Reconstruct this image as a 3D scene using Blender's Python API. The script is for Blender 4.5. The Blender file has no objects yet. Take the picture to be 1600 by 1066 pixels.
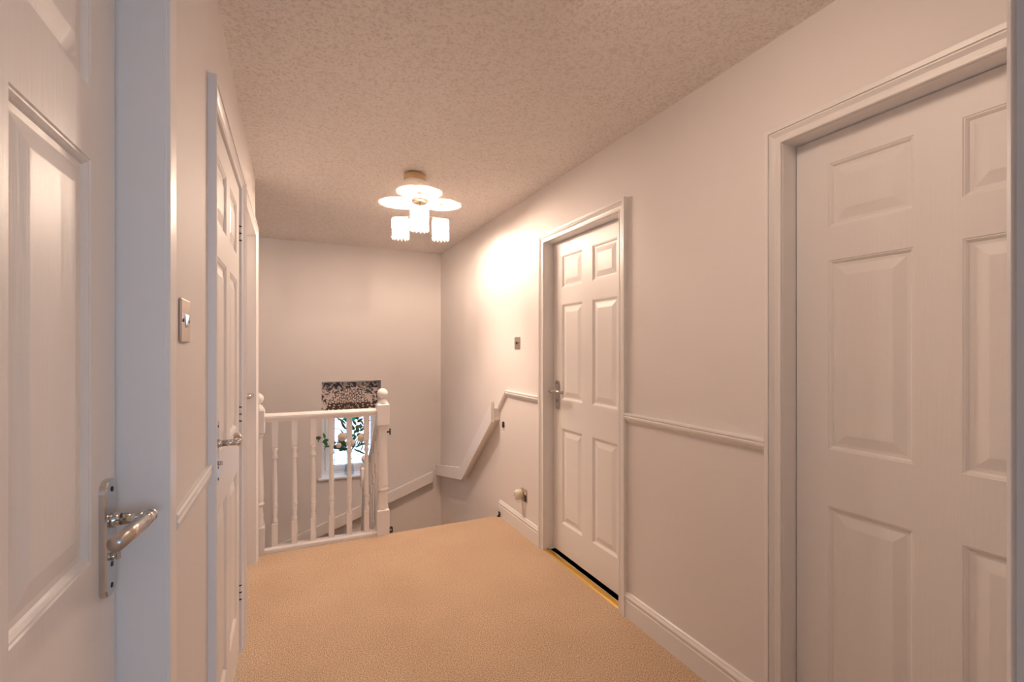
import bpy, math, random
from mathutils import Vector
random.seed(4)
PI = math.pi
scene = bpy.context.scene
col = scene.collection

# ------------------------------------------------------------------ camera
F_PX = 731.0
YAW = math.radians(25.26)          # camera turned right from the corridor axis (+Y)
EYE = 1.304
cd = bpy.data.cameras.new('camera')
cd.sensor_width = 36.0
cd.lens = 36.0 * F_PX / 1600.0
cd.shift_y = 13.0 / 1600.0
cd.clip_start = 0.02
cam = bpy.data.objects.new('camera', cd)
col.objects.link(cam)
cam.location = (0, 0, EYE)
cam.rotation_euler = (PI / 2, 0, -YAW)
scene.camera = cam

# ------------------------------------------------------------------ world, colour management
world = bpy.data.worlds.new('overcast_sky')
scene.world = world
world.use_nodes = True
bg = world.node_tree.nodes['Background']
bg.inputs['Color'].default_value = (0.50, 0.74, 1.0, 1)
bg.inputs['Strength'].default_value = 4.2
scene.view_settings.view_transform = 'Standard'
scene.view_settings.look = 'None'
scene.view_settings.gamma = 1.0
scene.view_settings.use_curve_mapping = False
scene.view_settings.exposure = 0.13

WARM = (1.0, 0.755, 0.585)
LAMP_W = 33.0
DAY_W = 3.0
FILL_W = 7.5


def area(name, loc, rot, sx, sy, power, color):
    l = bpy.data.lights.new(name, 'AREA')
    l.shape = 'RECTANGLE'; l.size = sx; l.size_y = sy
    l.energy = power; l.color = color
    o = bpy.data.objects.new(name, l); col.objects.link(o)
    o.location = loc; o.rotation_euler = rot
    return o


# daylight in the bedroom window behind the camera (faces +Y)
area('bedroom_daylight', (0.55, -2.93, 1.35), (PI / 2, 0, 0), 1.7, 1.25, DAY_W, (0.30, 0.55, 1.0))
# added fill light with no fitting, just out of frame above the near end
area('near_end_fill', (0.70, 0.85, 2.345), (0, math.radians(-22), 0), 0.4, 0.4, FILL_W, WARM)

# ------------------------------------------------------------------ materials
MATS = {}


def new_mat(name):
    m = bpy.data.materials.new(name); m.use_nodes = True
    nt = m.node_tree; nt.nodes.clear()
    out = nt.nodes.new('ShaderNodeOutputMaterial')
    MATS[name] = m
    return m, nt, out


def node(nt, t, **kw):
    n = nt.nodes.new(t)
    for k, v in kw.items():
        setattr(n, k, v)
    return n


def principled(name, color, rough=0.5, metal=0.0, bump=None, var=None, spec=None, ior=None):
    """bump = (scale xyz, strength, distance, detail); var = (scale xyz, amount)"""
    m, nt, out = new_mat(name)
    p = node(nt, 'ShaderNodeBsdfPrincipled')
    p.inputs['Base Color'].default_value = (*color, 1)
    p.inputs['Roughness'].default_value = rough
    p.inputs['Metallic'].default_value = metal
    if spec is not None:
        p.inputs['Specular IOR Level'].default_value = spec
    nt.links.new(p.outputs[0], out.inputs[0])
    tc = node(nt, 'ShaderNodeTexCoord')
    if var:
        mp = node(nt, 'ShaderNodeMapping'); mp.inputs['Scale'].default_value = var[0]
        n = node(nt, 'ShaderNodeTexNoise'); n.inputs['Scale'].default_value = 1; n.inputs['Detail'].default_value = 4
        nt.links.new(tc.outputs['Object'], mp.inputs[0]); nt.links.new(mp.outputs[0], n.inputs[0])
        mx = node(nt, 'ShaderNodeMix', data_type='RGBA')
        a = var[1]
        mx.inputs[6].default_value = (*[c * (1 - a) for c in color], 1)
        mx.inputs[7].default_value = (*[min(1, c * (1 + a)) for c in color], 1)
        nt.links.new(n.outputs[0], mx.inputs[0]); nt.links.new(mx.outputs[2], p.inputs['Base Color'])
    if bump:
        mp = node(nt, 'ShaderNodeMapping'); mp.inputs['Scale'].default_value = bump[0]
        n = node(nt, 'ShaderNodeTexNoise'); n.inputs['Scale'].default_value = 1
        n.inputs['Detail'].default_value = bump[3]
        nt.links.new(tc.outputs['Object'], mp.inputs[0]); nt.links.new(mp.outputs[0], n.inputs[0])
        b = node(nt, 'ShaderNodeBump'); b.inputs['Strength'].default_value = bump[1]
        b.inputs['Distance'].default_value = bump[2]
        nt.links.new(n.outputs[0], b.inputs['Height']); nt.links.new(b.outputs[0], p.inputs['Normal'])
    return m


WALLC = (0.80, 0.755, 0.735)
principled('wall_paint', WALLC, 0.62, bump=((90, 90, 90), 0.25, 0.0012, 3), var=((2.2, 2.2, 2.2), 0.035), spec=0.3)
principled('wood_paint', (0.83, 0.80, 0.785), 0.32, bump=((60, 60, 6), 0.25, 0.0008, 3), spec=0.5)
principled('door_paint', (0.83, 0.80, 0.785), 0.42, bump=((150, 150, 8), 0.45, 0.0014, 4), spec=0.45)
principled('rail_paint', (0.84, 0.80, 0.78), 0.34, bump=((25, 25, 25), 0.15, 0.001, 2), spec=0.5)
principled('chrome', (0.62, 0.61, 0.60), 0.16, 1.0)
principled('brushed_steel', (0.56, 0.52, 0.48), 0.33, 1.0, bump=((8, 8, 500), 0.2, 0.0004, 2))
principled('switch_steel', (0.62, 0.55, 0.49), 0.38, 1.0, bump=((4, 300, 4), 0.2, 0.0003, 2))
principled('dark_metal', (0.05, 0.04, 0.04), 0.4, 0.6)
principled('black_plastic', (0.015, 0.013, 0.013), 0.4)
principled('old_plastic', (0.72, 0.50, 0.27), 0.45, var=((20, 20, 20), 0.05))
principled('wire_metal', (0.16, 0.15, 0.16), 0.4, 0.5)
principled('cream_plastic', (0.80, 0.74, 0.62), 0.35)
principled('brass', (0.72, 0.46, 0.12), 0.35, 1.0)
principled('upvc', (0.86, 0.88, 0.90), 0.3, spec=0.5)
principled('lead', (0.10, 0.11, 0.13), 0.5, 0.4)
principled('lamp_metal', (0.78, 0.66, 0.52), 0.25, 0.9)
principled('leaf', (0.05, 0.16, 0.055), 0.45, var=((30, 30, 30), 0.5))
principled('stem', (0.06, 0.16, 0.09), 0.5)
principled('rose_petal', (0.88, 0.78, 0.66), 0.6, var=((60, 60, 60), 0.08))
principled('berry', (0.20, 0.05, 0.05), 0.4)
principled('tread_carpet', (0.62, 0.43, 0.24), 0.95, bump=((400, 400, 400), 0.6, 0.003, 2))


def carpet():
    m, nt, out = new_mat('carpet')
    p = node(nt, 'ShaderNodeBsdfPrincipled'); p.inputs['Roughness'].default_value = 0.96
    p.inputs['Specular IOR Level'].default_value = 0.1
    p.inputs['Sheen Weight'].default_value = 0.25
    tc = node(nt, 'ShaderNodeTexCoord')
    n1 = node(nt, 'ShaderNodeTexNoise'); n1.inputs['Scale'].default_value = 215; n1.inputs['Detail'].default_value = 3
    n1.inputs['Roughness'].default_value = 0.7
    n2 = node(nt, 'ShaderNodeTexNoise'); n2.inputs['Scale'].default_value = 3.0; n2.inputs['Detail'].default_value = 5
    v = node(nt, 'ShaderNodeTexVoronoi'); v.inputs['Scale'].default_value = 330
    for n in (n1, n2, v):
        nt.links.new(tc.outputs['Object'], n.inputs[0])
    r = node(nt, 'ShaderNodeValToRGB')
    r.color_ramp.elements[0].position = 0.36; r.color_ramp.elements[0].color = (0.29, 0.18, 0.105, 1)
    r.color_ramp.elements[1].position = 0.62; r.color_ramp.elements[1].color = (0.98, 0.73, 0.50, 1)
    nt.links.new(n1.outputs[0], r.inputs[0])
    r2 = node(nt, 'ShaderNodeValToRGB')
    r2.color_ramp.elements[0].position = 0.3; r2.color_ramp.elements[0].color = (0.90, 0.88, 0.86, 1)
    r2.color_ramp.elements[1].position = 0.7; r2.color_ramp.elements[1].color = (1.0, 1.0, 1.0, 1)
    nt.links.new(n2.outputs[0], r2.inputs[0])
    mx = node(nt, 'ShaderNodeMix', data_type='RGBA', blend_type='MULTIPLY'); mx.inputs[0].default_value = 1
    nt.links.new(r.outputs[0], mx.inputs[6]); nt.links.new(r2.outputs[0], mx.inputs[7])
    nt.links.new(mx.outputs[2], p.inputs['Base Color'])
    b = node(nt, 'ShaderNodeBump'); b.inputs['Strength'].default_value = 0.6; b.inputs['Distance'].default_value = 0.004
    ad = node(nt, 'ShaderNodeMath', operation='SUBTRACT')
    nt.links.new(n1.outputs[0], ad.inputs[0]); nt.links.new(v.outputs[0], ad.inputs[1])
    nt.links.new(ad.outputs[0], b.inputs['Height']); nt.links.new(b.outputs[0], p.inputs['Normal'])
    nt.links.new(p.outputs[0], out.inputs[0])


carpet()


def artex():
    """stippled ceiling paint with a smooth cut-in border along the walls"""
    m, nt, out = new_mat('stippled_ceiling')
    p = node(nt, 'ShaderNodeBsdfPrincipled'); p.inputs['Roughness'].default_value = 0.7
    p.inputs['Specular IOR Level'].default_value = 0.3
    tc = node(nt, 'ShaderNodeTexCoord')
    sep = node(nt, 'ShaderNodeSeparateXYZ'); nt.links.new(tc.outputs['Object'], sep.inputs[0])
    n = node(nt, 'ShaderNodeTexNoise'); n.inputs['Scale'].default_value = 88; n.inputs['Detail'].default_value = 4
    n.inputs['Roughness'].default_value = 0.6; n.inputs['Distortion'].default_value = 0.6
    nt.links.new(tc.outputs['Object'], n.inputs[0])
    r = node(nt, 'ShaderNodeValToRGB')
    r.color_ramp.elements[0].position = 0.42; r.color_ramp.elements[1].position = 0.60
    nt.links.new(n.outputs[0], r.inputs[0])
    rc = node(nt, 'ShaderNodeValToRGB')      # shade in the pits of the stipple, painted into the colour
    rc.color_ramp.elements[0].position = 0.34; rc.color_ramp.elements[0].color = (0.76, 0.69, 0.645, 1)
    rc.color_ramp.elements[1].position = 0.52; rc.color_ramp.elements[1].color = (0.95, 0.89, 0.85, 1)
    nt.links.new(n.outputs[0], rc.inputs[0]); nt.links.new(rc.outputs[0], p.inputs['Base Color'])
    g = node(nt, 'ShaderNodeMath', operation='GREATER_THAN'); g.inputs[1].default_value = -0.170
    nt.links.new(sep.outputs[0], g.inputs[0])
    g2 = node(nt, 'ShaderNodeMath', operation='GREATER_THAN'); g2.inputs[1].default_value = 3.31
    nt.links.new(sep.outputs[1], g2.inputs[0])
    g3 = node(nt, 'ShaderNodeMath', operation='MAXIMUM')
    nt.links.new(g.outputs[0], g3.inputs[0]); nt.links.new(g2.outputs[0], g3.inputs[1])
    g4 = node(nt, 'ShaderNodeMath', operation='LESS_THAN'); g4.inputs[1].default_value = 1.475
    nt.links.new(sep.outputs[0], g4.inputs[0])
    mu = node(nt, 'ShaderNodeMath', operation='MULTIPLY')
    nt.links.new(g3.outputs[0], mu.inputs[0]); nt.links.new(g4.outputs[0], mu.inputs[1])
    mu2 = node(nt, 'ShaderNodeMath', operation='MULTIPLY')
    nt.links.new(mu.outputs[0], mu2.inputs[0]); nt.links.new(r.outputs[0], mu2.inputs[1])
    b = node(nt, 'ShaderNodeBump'); b.inputs['Strength'].default_value = 0.5; b.inputs['Distance'].default_value = 0.006
    nt.links.new(mu2.outputs[0], b.inputs['Height']); nt.links.new(b.outputs[0], p.inputs['Normal'])
    nt.links.new(p.outputs[0], out.inputs[0])


artex()


def shade_mat():
    m, nt, out = new_mat('lit_shade')
    t = node(nt, 'ShaderNodeBsdfTranslucent'); t.inputs[0].default_value = (0.95, 0.90, 0.86, 1)
    d = node(nt, 'ShaderNodeBsdfDiffuse'); d.inputs[0].default_value = (0.95, 0.9, 0.86, 1)
    mx = node(nt, 'ShaderNodeMixShader'); mx.inputs[0].default_value = 0.05
    nt.links.new(t.outputs[0], mx.inputs[1]); nt.links.new(d.outputs[0], mx.inputs[2])
    e = node(nt, 'ShaderNodeEmission'); e.inputs[0].default_value = (1.0, 0.88, 0.78, 1); e.inputs[1].default_value = 0.1
    ad = node(nt, 'ShaderNodeAddShader')
    nt.links.new(mx.outputs[0], ad.inputs[0]); nt.links.new(e.outputs[0], ad.inputs[1])
    nt.links.new(ad.outputs[0], out.inputs[0])
    m, nt, out = new_mat('lit_bulb')
    e = node(nt, 'ShaderNodeEmission'); e.inputs[0].default_value = (1.0, 0.82, 0.62, 1); e.inputs[1].default_value = 2.5
    t = node(nt, 'ShaderNodeBsdfTransparent'); ad = node(nt, 'ShaderNodeAddShader')     # clear bulb glass round the glow
    nt.links.new(e.outputs[0], ad.inputs[0]); nt.links.new(t.outputs[0], ad.inputs[1])
    nt.links.new(ad.outputs[0], out.inputs[0])
    m, nt, out = new_mat('crystal')
    t = node(nt, 'ShaderNodeBsdfTransparent'); t.inputs[0].default_value = (0.95, 0.92, 0.9, 1)
    g = node(nt, 'ShaderNodeBsdfGlossy'); g.inputs['Roughness'].default_value = 0.1
    tr = node(nt, 'ShaderNodeBsdfTranslucent'); tr.inputs[0].default_value = (0.95, 0.9, 0.88, 1)
    a = node(nt, 'ShaderNodeMixShader'); a.inputs[0].default_value = 0.5
    b = node(nt, 'ShaderNodeMixShader'); b.inputs[0].default_value = 0.3
    nt.links.new(t.outputs[0], a.inputs[1]); nt.links.new(tr.outputs[0], a.inputs[2])
    nt.links.new(a.outputs[0], b.inputs[1]); nt.links.new(g.outputs[0], b.inputs[2])
    nt.links.new(b.outputs[0], out.inputs[0])


shade_mat()


def glass_mats():
    m, nt, out = new_mat('mottled_glass')       # pale pink obscured leaded pane
    tc = node(nt, 'ShaderNodeTexCoord')
    n = node(nt, 'ShaderNodeTexNoise'); n.inputs['Scale'].default_value = 26; n.inputs['Detail'].default_value = 5
    nt.links.new(tc.outputs['Object'], n.inputs[0])
    sep = node(nt, 'ShaderNodeSeparateXYZ'); nt.links.new(tc.outputs['Object'], sep.inputs[0])
    r = node(nt, 'ShaderNodeValToRGB')
    r.color_ramp.elements[0].position = 0.38; r.color_ramp.elements[0].color = (0.80, 0.62, 0.74, 1)
    r.color_ramp.elements[1].position = 0.55; r.color_ramp.elements[1].color = (1, 0.90, 0.90, 1)
    nt.links.new(n.outputs[0], r.inputs[0])
    # the mottling belongs to the upper half of the pane, the lower half is plain
    mr = node(nt, 'ShaderNodeMapRange'); mr.inputs[1].default_value = 0.30; mr.inputs[2].default_value = 0.50
    nt.links.new(sep.outputs[2], mr.inputs[0])
    mx = node(nt, 'ShaderNodeMix', data_type='RGBA')
    mx.inputs[6].default_value = (0.97, 0.93, 0.95, 1)
    nt.links.new(mr.outputs[0], mx.inputs[0]); nt.links.new(r.outputs[0], mx.inputs[7])
    t = node(nt, 'ShaderNodeBsdfTransparent'); nt.links.new(mx.outputs[2], t.inputs[0])
    g = node(nt, 'ShaderNodeBsdfGlossy'); g.inputs['Roughness'].default_value = 0.1
    ms = node(nt, 'ShaderNodeMixShader'); ms.inputs[0].default_value = 0.06
    nt.links.new(t.outputs[0], ms.inputs[1]); nt.links.new(g.outputs[0], ms.inputs[2])
    nt.links.new(ms.outputs[0], out.inputs[0])
    for nm, c in (('green_glass', (0.02, 0.42, 0.30)), ('vase_glass', (0.92, 0.96, 0.99))):
        m, nt, out = new_mat(nm)
        t = node(nt, 'ShaderNodeBsdfTransparent'); t.inputs[0].default_value = (*c, 1)
        g = node(nt, 'ShaderNodeBsdfGlossy'); g.inputs['Roughness'].default_value = 0.05
        fr = node(nt, 'ShaderNodeFresnel'); fr.inputs[0].default_value = 1.45
        ms = node(nt, 'ShaderNodeMixShader')
        mf = node(nt, 'ShaderNodeMath', operation='MULTIPLY'); mf.inputs[1].default_value = 0.35
        nt.links.new(fr.outputs[0], mf.inputs[0]); nt.links.new(mf.outputs[0], ms.inputs[0])
        nt.links.new(t.outputs[0], ms.inputs[1]); nt.links.new(g.outputs[0], ms.inputs[2])
        nt.links.new(ms.outputs[0], out.inputs[0])


glass_mats()


def blind_mat():
    """printed fabric: fan of feather eyes round the lower middle, dark leafy sprays towards the edges"""
    m, nt, out = new_mat('printed_fabric')
    L = nt.links.new

    def M(op, a, b=None, clamp=False):
        n = node(nt, 'ShaderNodeMath', operation=op); n.use_clamp = clamp
        for i, s in enumerate((a, b)):
            if s is None:
                continue
            if isinstance(s, (int, float)):
                n.inputs[i].default_value = s
            else:
                L(s, n.inputs[i])
        return n.outputs[0]
    tc = node(nt, 'ShaderNodeTexCoord')
    sp = node(nt, 'ShaderNodeSeparateXYZ'); L(tc.outputs['Object'], sp.inputs[0])
    x = M('SUBTRACT', sp.outputs[0], 0.0); z = M('ADD', sp.outputs[2], 0.02)   # object origin at the fan's root
    rr = M('SQRT', M('ADD', M('MULTIPLY', x, x), M('MULTIPLY', M('MULTIPLY', z, z), 0.80)))
    th = M('ARCTAN2', z, x)
    cb = node(nt, 'ShaderNodeCombineXYZ')
    L(M('MULTIPLY', th, 6.2), cb.inputs[0]); L(M('MULTIPLY', rr, 21.0), cb.inputs[1])
    v = node(nt, 'ShaderNodeTexVoronoi', voronoi_dimensions='2D'); v.inputs['Scale'].default_value = 1.0
    v.inputs['Randomness'].default_value = 0.45
    L(cb.outputs[0], v.inputs[0])
    d = v.outputs['Distance']
    ring = M('MULTIPLY', M('GREATER_THAN', d, 0.27), M('LESS_THAN', d, 0.47))
    fan = ring
    # lower part of the fan is denser
    dense = M('MULTIPLY', M('GREATER_THAN', d, 0.22), M('LESS_THAN', z, 0.10))
    fan = M('MAXIMUM', fan, dense)
    # leafy sprays
    n = node(nt, 'ShaderNodeTexNoise'); n.inputs['Scale'].default_value = 15; n.inputs['Detail'].default_value = 1.2
    n.inputs['Distortion'].default_value = 2.2
    L(tc.outputs['Object'], n.inputs[0])
    v2 = node(nt, 'ShaderNodeTexVoronoi', feature='DISTANCE_TO_EDGE'); v2.inputs['Scale'].default_value = 38
    L(tc.outputs['Object'], v2.inputs[0])
    leafy = M('MAXIMUM', M('GREATER_THAN', n.outputs[0], 0.53),
              M('MULTIPLY', M('LESS_THAN', v2.outputs[0], 0.035), M('GREATER_THAN', n.outputs[0], 0.43)))
    inside = M('LESS_THAN', rr, 0.215)
    pat = M('ADD', M('MULTIPLY', fan, inside), M('MULTIPLY', leafy, M('SUBTRACT', 1.0, inside)), clamp=True)
    hue = node(nt, 'ShaderNodeMapRange'); hue.inputs[1].default_value = 0.06; hue.inputs[2].default_value = 0.22
    L(z, hue.inputs[0])
    dk = node(nt, 'ShaderNodeMix', data_type='RGBA')
    dk.inputs[6].default_value = (0.075, 0.042, 0.032, 1); dk.inputs[7].default_value = (0.085, 0.088, 0.115, 1)
    L(hue.outputs[0], dk.inputs[0])
    mx = node(nt, 'ShaderNodeMix', data_type='RGBA')
    mx.inputs[6].default_value = (0.74, 0.65, 0.60, 1)
    L(pat, mx.inputs[0]); L(dk.outputs[2], mx.inputs[7])
    p = node(nt, 'ShaderNodeBsdfPrincipled'); p.inputs['Roughness'].default_value = 0.85
    L(mx.outputs[2], p.inputs['Base Color'])
    L(p.outputs[0], out.inputs[0])


blind_mat()


# ------------------------------------------------------------------ mesh helpers
class MB:
    def __init__(s):
        s.v = []; s.f = []; s.sm = []

    def add(s, vs, fs, smooth=False):
        o = len(s.v); s.v += [tuple(p) for p in vs]
        for f in fs:
            s.f.append(tuple(i + o for i in f)); s.sm.append(smooth)
        return s

    def box(s, x0, x1, y0, y1, z0, z1):
        vs = [(x, y, z) for x in (x0, x1) for y in (y0, y1) for z in (z0, z1)]
        return s.add(vs, [(0, 1, 3, 2), (4, 6, 7, 5), (0, 4, 5, 1), (2, 3, 7, 6), (0, 2, 6, 4), (1, 5, 7, 3)])

    def bbox(s, x0, x1, y0, y1, z0, z1, b=0.002):
        """box with chamfered vertical and horizontal edges (stacked rings)"""
        b = min(b, (x1 - x0) / 2.01, (y1 - y0) / 2.01, (z1 - z0) / 2.01)
        def ring(i, z):
            X0, X1, Y0, Y1 = x0 + i, x1 - i, y0 + i, y1 - i
            c = b
            return [(X0 + c, Y0, z), (X1 - c, Y0, z), (X1, Y0 + c, z), (X1, Y1 - c, z), (X1 - c, Y1, z), (X0 + c, Y1, z), (X0, Y1 - c, z), (X0, Y0 + c, z)]
        b = b * 0.999
        i = b * 0.5
        vs = ring(i, z0) + ring(0, z0 + b) + ring(0, z1 - b) + ring(i, z1)
        fs = [tuple(range(7, -1, -1)), tuple(range(24, 32))]
        for k in range(3):
            for j in range(8):
                a = k * 8 + j; c = k * 8 + (j + 1) % 8
                fs.append((a, c, c + 8, a + 8))
        return s.add(vs, fs)

    def lathe(s, prof, c=(0, 0, 0), seg=20, axis='z', smooth=True):
        vs = []; n = len(prof)
        for r, h in prof:
            for k in range(seg):
                a = 2 * PI * k / seg
                p = (r * math.cos(a), r * math.sin(a), h)
                if axis == 'x': p = (h, p[0], p[1])
                if axis == 'y': p = (p[1], h, p[0])
                vs.append((p[0] + c[0], p[1] + c[1], p[2] + c[2]))
        fs = []
        for i in range(n - 1):
            for k in range(seg):
                k2 = (k + 1) % seg
                fs.append((i * seg + k, i * seg + k2, (i + 1) * seg + k2, (i + 1) * seg + k))
        if prof[0][0] > 1e-6: fs.append(tuple(range(seg - 1, -1, -1)))
        if prof[-1][0] > 1e-6: fs.append(tuple(range((n - 1) * seg, n * seg)))
        return s.add(vs, fs, smooth)

    def loft(s, rings, caps=True, smooth=False):
        n = len(rings[0]); vs = [p for r in rings for p in r]; fs = []
        for i in range(len(rings) - 1):
            for k in range(n):
                k2 = (k + 1) % n
                fs.append((i * n + k, i * n + k2, (i + 1) * n + k2, (i + 1) * n + k))
        if caps:
            fs.append(tuple(range(n - 1, -1, -1))); fs.append(tuple(range((len(rings) - 1) * n, len(rings) * n)))
        return s.add(vs, fs, smooth)

    def tube(s, pts, r, seg=10, caps=True):
        pts = [Vector(p) for p in pts]; rings = []
        rs = r if isinstance(r, (list, tuple)) else [r] * len(pts)
        up = Vector((0.13, 0.21, 1)).normalized()
        for i, p in enumerate(pts):
            t = (pts[min(i + 1, len(pts) - 1)] - pts[max(i - 1, 0)]).normalized()
            if abs(t.dot(up)) > 0.98: up = Vector((1, 0.1, 0)).normalized()
            a = t.cross(up).normalized(); b = t.cross(a).normalized()
            rings.append([tuple(p + (a * math.cos(2 * PI * k / seg) + b * math.sin(2 * PI * k / seg)) * rs[i]) for k in range(seg)])
        return s.loft(rings, caps, True)

    def sphere(s, c, r, seg=12, rings=8, sz=1.0):
        prof = [(max(1e-7, r * math.sin(PI * i / rings)), -r * sz * math.cos(PI * i / rings)) for i in range(rings + 1)]
        return s.lathe(prof, c, seg)

    def mesh(s, name, mat):
        me = bpy.data.meshes.new(name)
        me.from_pydata(s.v, [], s.f)
        me.polygons.foreach_set('use_smooth', s.sm)
        me.materials.append(MATS[mat]); 
        import bmesh
        bm = bmesh.new(); bm.from_mesh(me)
        bmesh.ops.recalc_face_normals(bm, faces=bm.faces)
        bm.to_mesh(me); bm.free(); me.update()
        return me

    def build(s, name, mat, parent=None, loc=(0, 0, 0)):
        return link(name, s.mesh(name, mat), parent, loc)


def link(name, data, parent=None, loc=(0, 0, 0)):
    o = bpy.data.objects.new(name, data); col.objects.link(o)
    o.location = loc
    if parent: o.parent = parent
    return o


def tag(o, label=None, cat=None, group=None, kind=None):
    if label: o['label'] = label
    if cat: o['category'] = cat
    if group: o['group'] = group
    if kind: o['kind'] = kind
    return o


def empty(name, loc=(0, 0, 0), rz=0.0):
    o = link(name, None, None, loc); o.rotation_euler = (0, 0, rz); o.empty_display_size = 0.05
    return o


def copy_tree(o, parent=None):
    c = o.copy(); col.objects.link(c); c.parent = parent
    for ch in [k for k in scene.objects if k.parent == o and k.name in scene.objects]:
        copy_tree(ch, c)
    return c


def struct(mb, name, mat, label, cat, parent=None):
    return tag(mb.build(name, mat, parent), label, cat, kind='structure')


# ------------------------------------------------------------------ dimensions (metres)
H = 2.358            # ceiling
L = -0.203           # left wall face
R = 1.487            # right wall face
EDGE = 3.38          # landing edge
BACK = 4.99          # stairwell back wall
LOW = -2.45          # lower floor
TOP = 1.993          # door opening height
RX = 0.067           # door recess
LEFT_DOORS = [(0.238, 1.006), (1.541, 2.315), (2.472, 3.240)]
RIGHT_DOORS = [(0.258, 1.028), (1.886, 2.657)]


def wall_along_y(mb, xa, xb, ya, yb, z0, z1, openings, top):
    y = ya
    for a, b in sorted(openings):
        a -= 0.015; b += 0.015
        if a > y: mb.box(xa, xb, y, a, z0, z1)
        mb.box(xa, xb, a, b, top + 0.015, z1)
        if z0 < 0: mb.box(xa, xb, a, b, z0, 0)
        y = b
    if yb > y: mb.box(xa, xb, y, yb, z0, z1)


# ------------------------------------------------------------------ structure
floor = MB()
floor.box(-2.2, 2.6, -3.0, 0.0, -0.24, 0.0)
floor.box(-0.9, 2.1, 0.0, EDGE - 0.02, -0.24, 0.0)
# rounded carpet nosing over the landing edge
nose = []
for k in range(7):
    a = PI / 2 - PI * k / 6
    nose.append((EDGE - 0.02 + 0.02 * math.cos(a), -0.02 + 0.02 * math.sin(a)))
nose = [(EDGE - 0.02, 0.0)] + nose[1:] + [(EDGE - 0.02, -0.04)]
floor.loft([[(xx, y, z) for y, z in nose] for xx in (-0.3, R)])
struct(floor, 'floor', 'carpet', 'beige twist pile carpet covering the landing floor up to the stair edge', 'floor')

c = MB(); c.box(-1.45, 1.60, 0.0, BACK + 0.1, H, H + 0.08)
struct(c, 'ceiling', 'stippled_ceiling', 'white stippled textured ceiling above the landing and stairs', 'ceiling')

w = MB(); wall_along_y(w, L - 0.11, L, 0.1425, 3.315, 0, H, LEFT_DOORS, TOP)
struct(w, 'wall_left', 'wall_paint', 'white painted left wall of the landing holding three doors', 'wall')
w = MB(); wall_along_y(w, R, R + 0.11, 0.1425, BACK, LOW, H, RIGHT_DOORS, TOP)
struct(w, 'wall_right', 'wall_paint', 'white painted right wall running from the near door to the stairwell', 'wall')

WX0, WX1, WZ0, WZ1 = 0.272, 0.846, 0.028, 0.982
w = MB()
w.box(-1.45, WX0, BACK, BACK + 0.26, LOW, H); w.box(WX1, R + 0.11, BACK, BACK + 0.26, LOW, H)
w.box(WX0, WX1, BACK, BACK + 0.26, LOW, WZ0 - 0.022); w.box(WX0, WX1, BACK, BACK + 0.26, WZ1, H)
struct(w, 'wall_back', 'wall_paint', 'white painted far wall of the stairwell around the low window', 'wall')
w = MB(); w.box(-1.45, -1.35, 3.315, BACK, LOW, H)
struct(w, 'wall_stairwell_left', 'wall_paint', 'white wall at the far left end of the stairwell, hidden behind the corner', 'wall')
w = MB(); w.box(-1.45, L - 0.11, 3.215, 3.315, LOW, H); w.box(L - 0.11, L, 3.2, 3.315, LOW, -0.24)
struct(w, 'wall_stairwell_front', 'wall_paint', 'white wall turning the corner left behind the third door', 'wall')
w = MB(); w.box(L, R, 3.20, 3.30, LOW, -0.24)
struct(w, 'wall_under_landing', 'wall_paint', 'white wall below the landing edge in the stairwell', 'wall')
w = MB(); w.box(-1.35, R, 3.3, BACK, LOW - 0.08, LOW)
struct(w, 'floor_lower', 'tread_carpet', 'beige carpeted floor at the foot of the stairs', 'floor')
# front wall with the doorway the camera stands in
FW = 0.1425
w = MB()
w.box(-2.2, -0.26, 0.045, FW, 0, H); w.box(0.4521, 2.6, 0.045, FW, 0, H); w.box(-0.26, 0.4521, 0.045, FW, TOP, H)
struct(w, 'wall_front', 'wall_paint', 'white wall at the near right edge beside the camera doorway', 'wall')
# bedroom behind the camera
w = MB()
w.box(-2.3, -2.2, -3.1, FW, 0, H); w.box(2.6, 2.7, -3.1, FW, 0, H)
w.box(-2.2, -0.35, -3.1, -3.0, 0, H); w.box(1.45, 2.6, -3.1, -3.0, 0, H)
w.box(-0.35, 1.45, -3.1, -3.0, 0, 0.7); w.box(-0.35, 1.45, -3.1, -3.0, 2.0, H)
struct(w, 'wall_bedroom', 'wall_paint', 'pale walls of the room behind the camera', 'wall')
w = MB(); w.box(-2.3, 2.7, -3.1, 0.0, H, H + 0.08)
struct(w, 'ceiling_bedroom', 'wall_paint', 'pale ceiling of the room behind the camera', 'ceiling')

# ------------------------------------------------------------------ trims
ARCH = [(0.0, 0.0), (0.0, 0.010), (0.002, 0.0115), (0.008, 0.0115), (0.010, 0.0095), (0.013, 0.0095),
        (0.022, 0.0105), (0.028, 0.0145), (0.033, 0.0185), (0.0355, 0.0185), (0.0365, 0.0155), (0.0385, 0.0155),
        (0.0395, 0.0205), (0.053, 0.021), (0.055, 0.019), (0.055, 0.0)]
ARCH_THIN = [(0.0, 0.0), (0.0, 0.0035), (0.0008, 0.0042), (0.0008, 0.0085), (0.002, 0.0095), (0.048, 0.0095), (0.055, 0.007), (0.055, 0.0)]


def architrave(name, label, wx, sgn, ya, yb, zt, prof, margin=0.004):
    ya -= 0.0012; yb += 0.0012; zt += 0.0012
    rings = []
    for k in range(4):
        ring = []
        for o, d in prof:
            y = ya - o if k < 2 else yb + o
            z = 0.0 if k in (0, 3) else zt + o
            ring.append((wx + sgn * d, y, z))
        rings.append(ring)
    mb = MB(); mb.loft(rings)
    return struct(mb, name, 'wood_paint', label, 'door trim')


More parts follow.
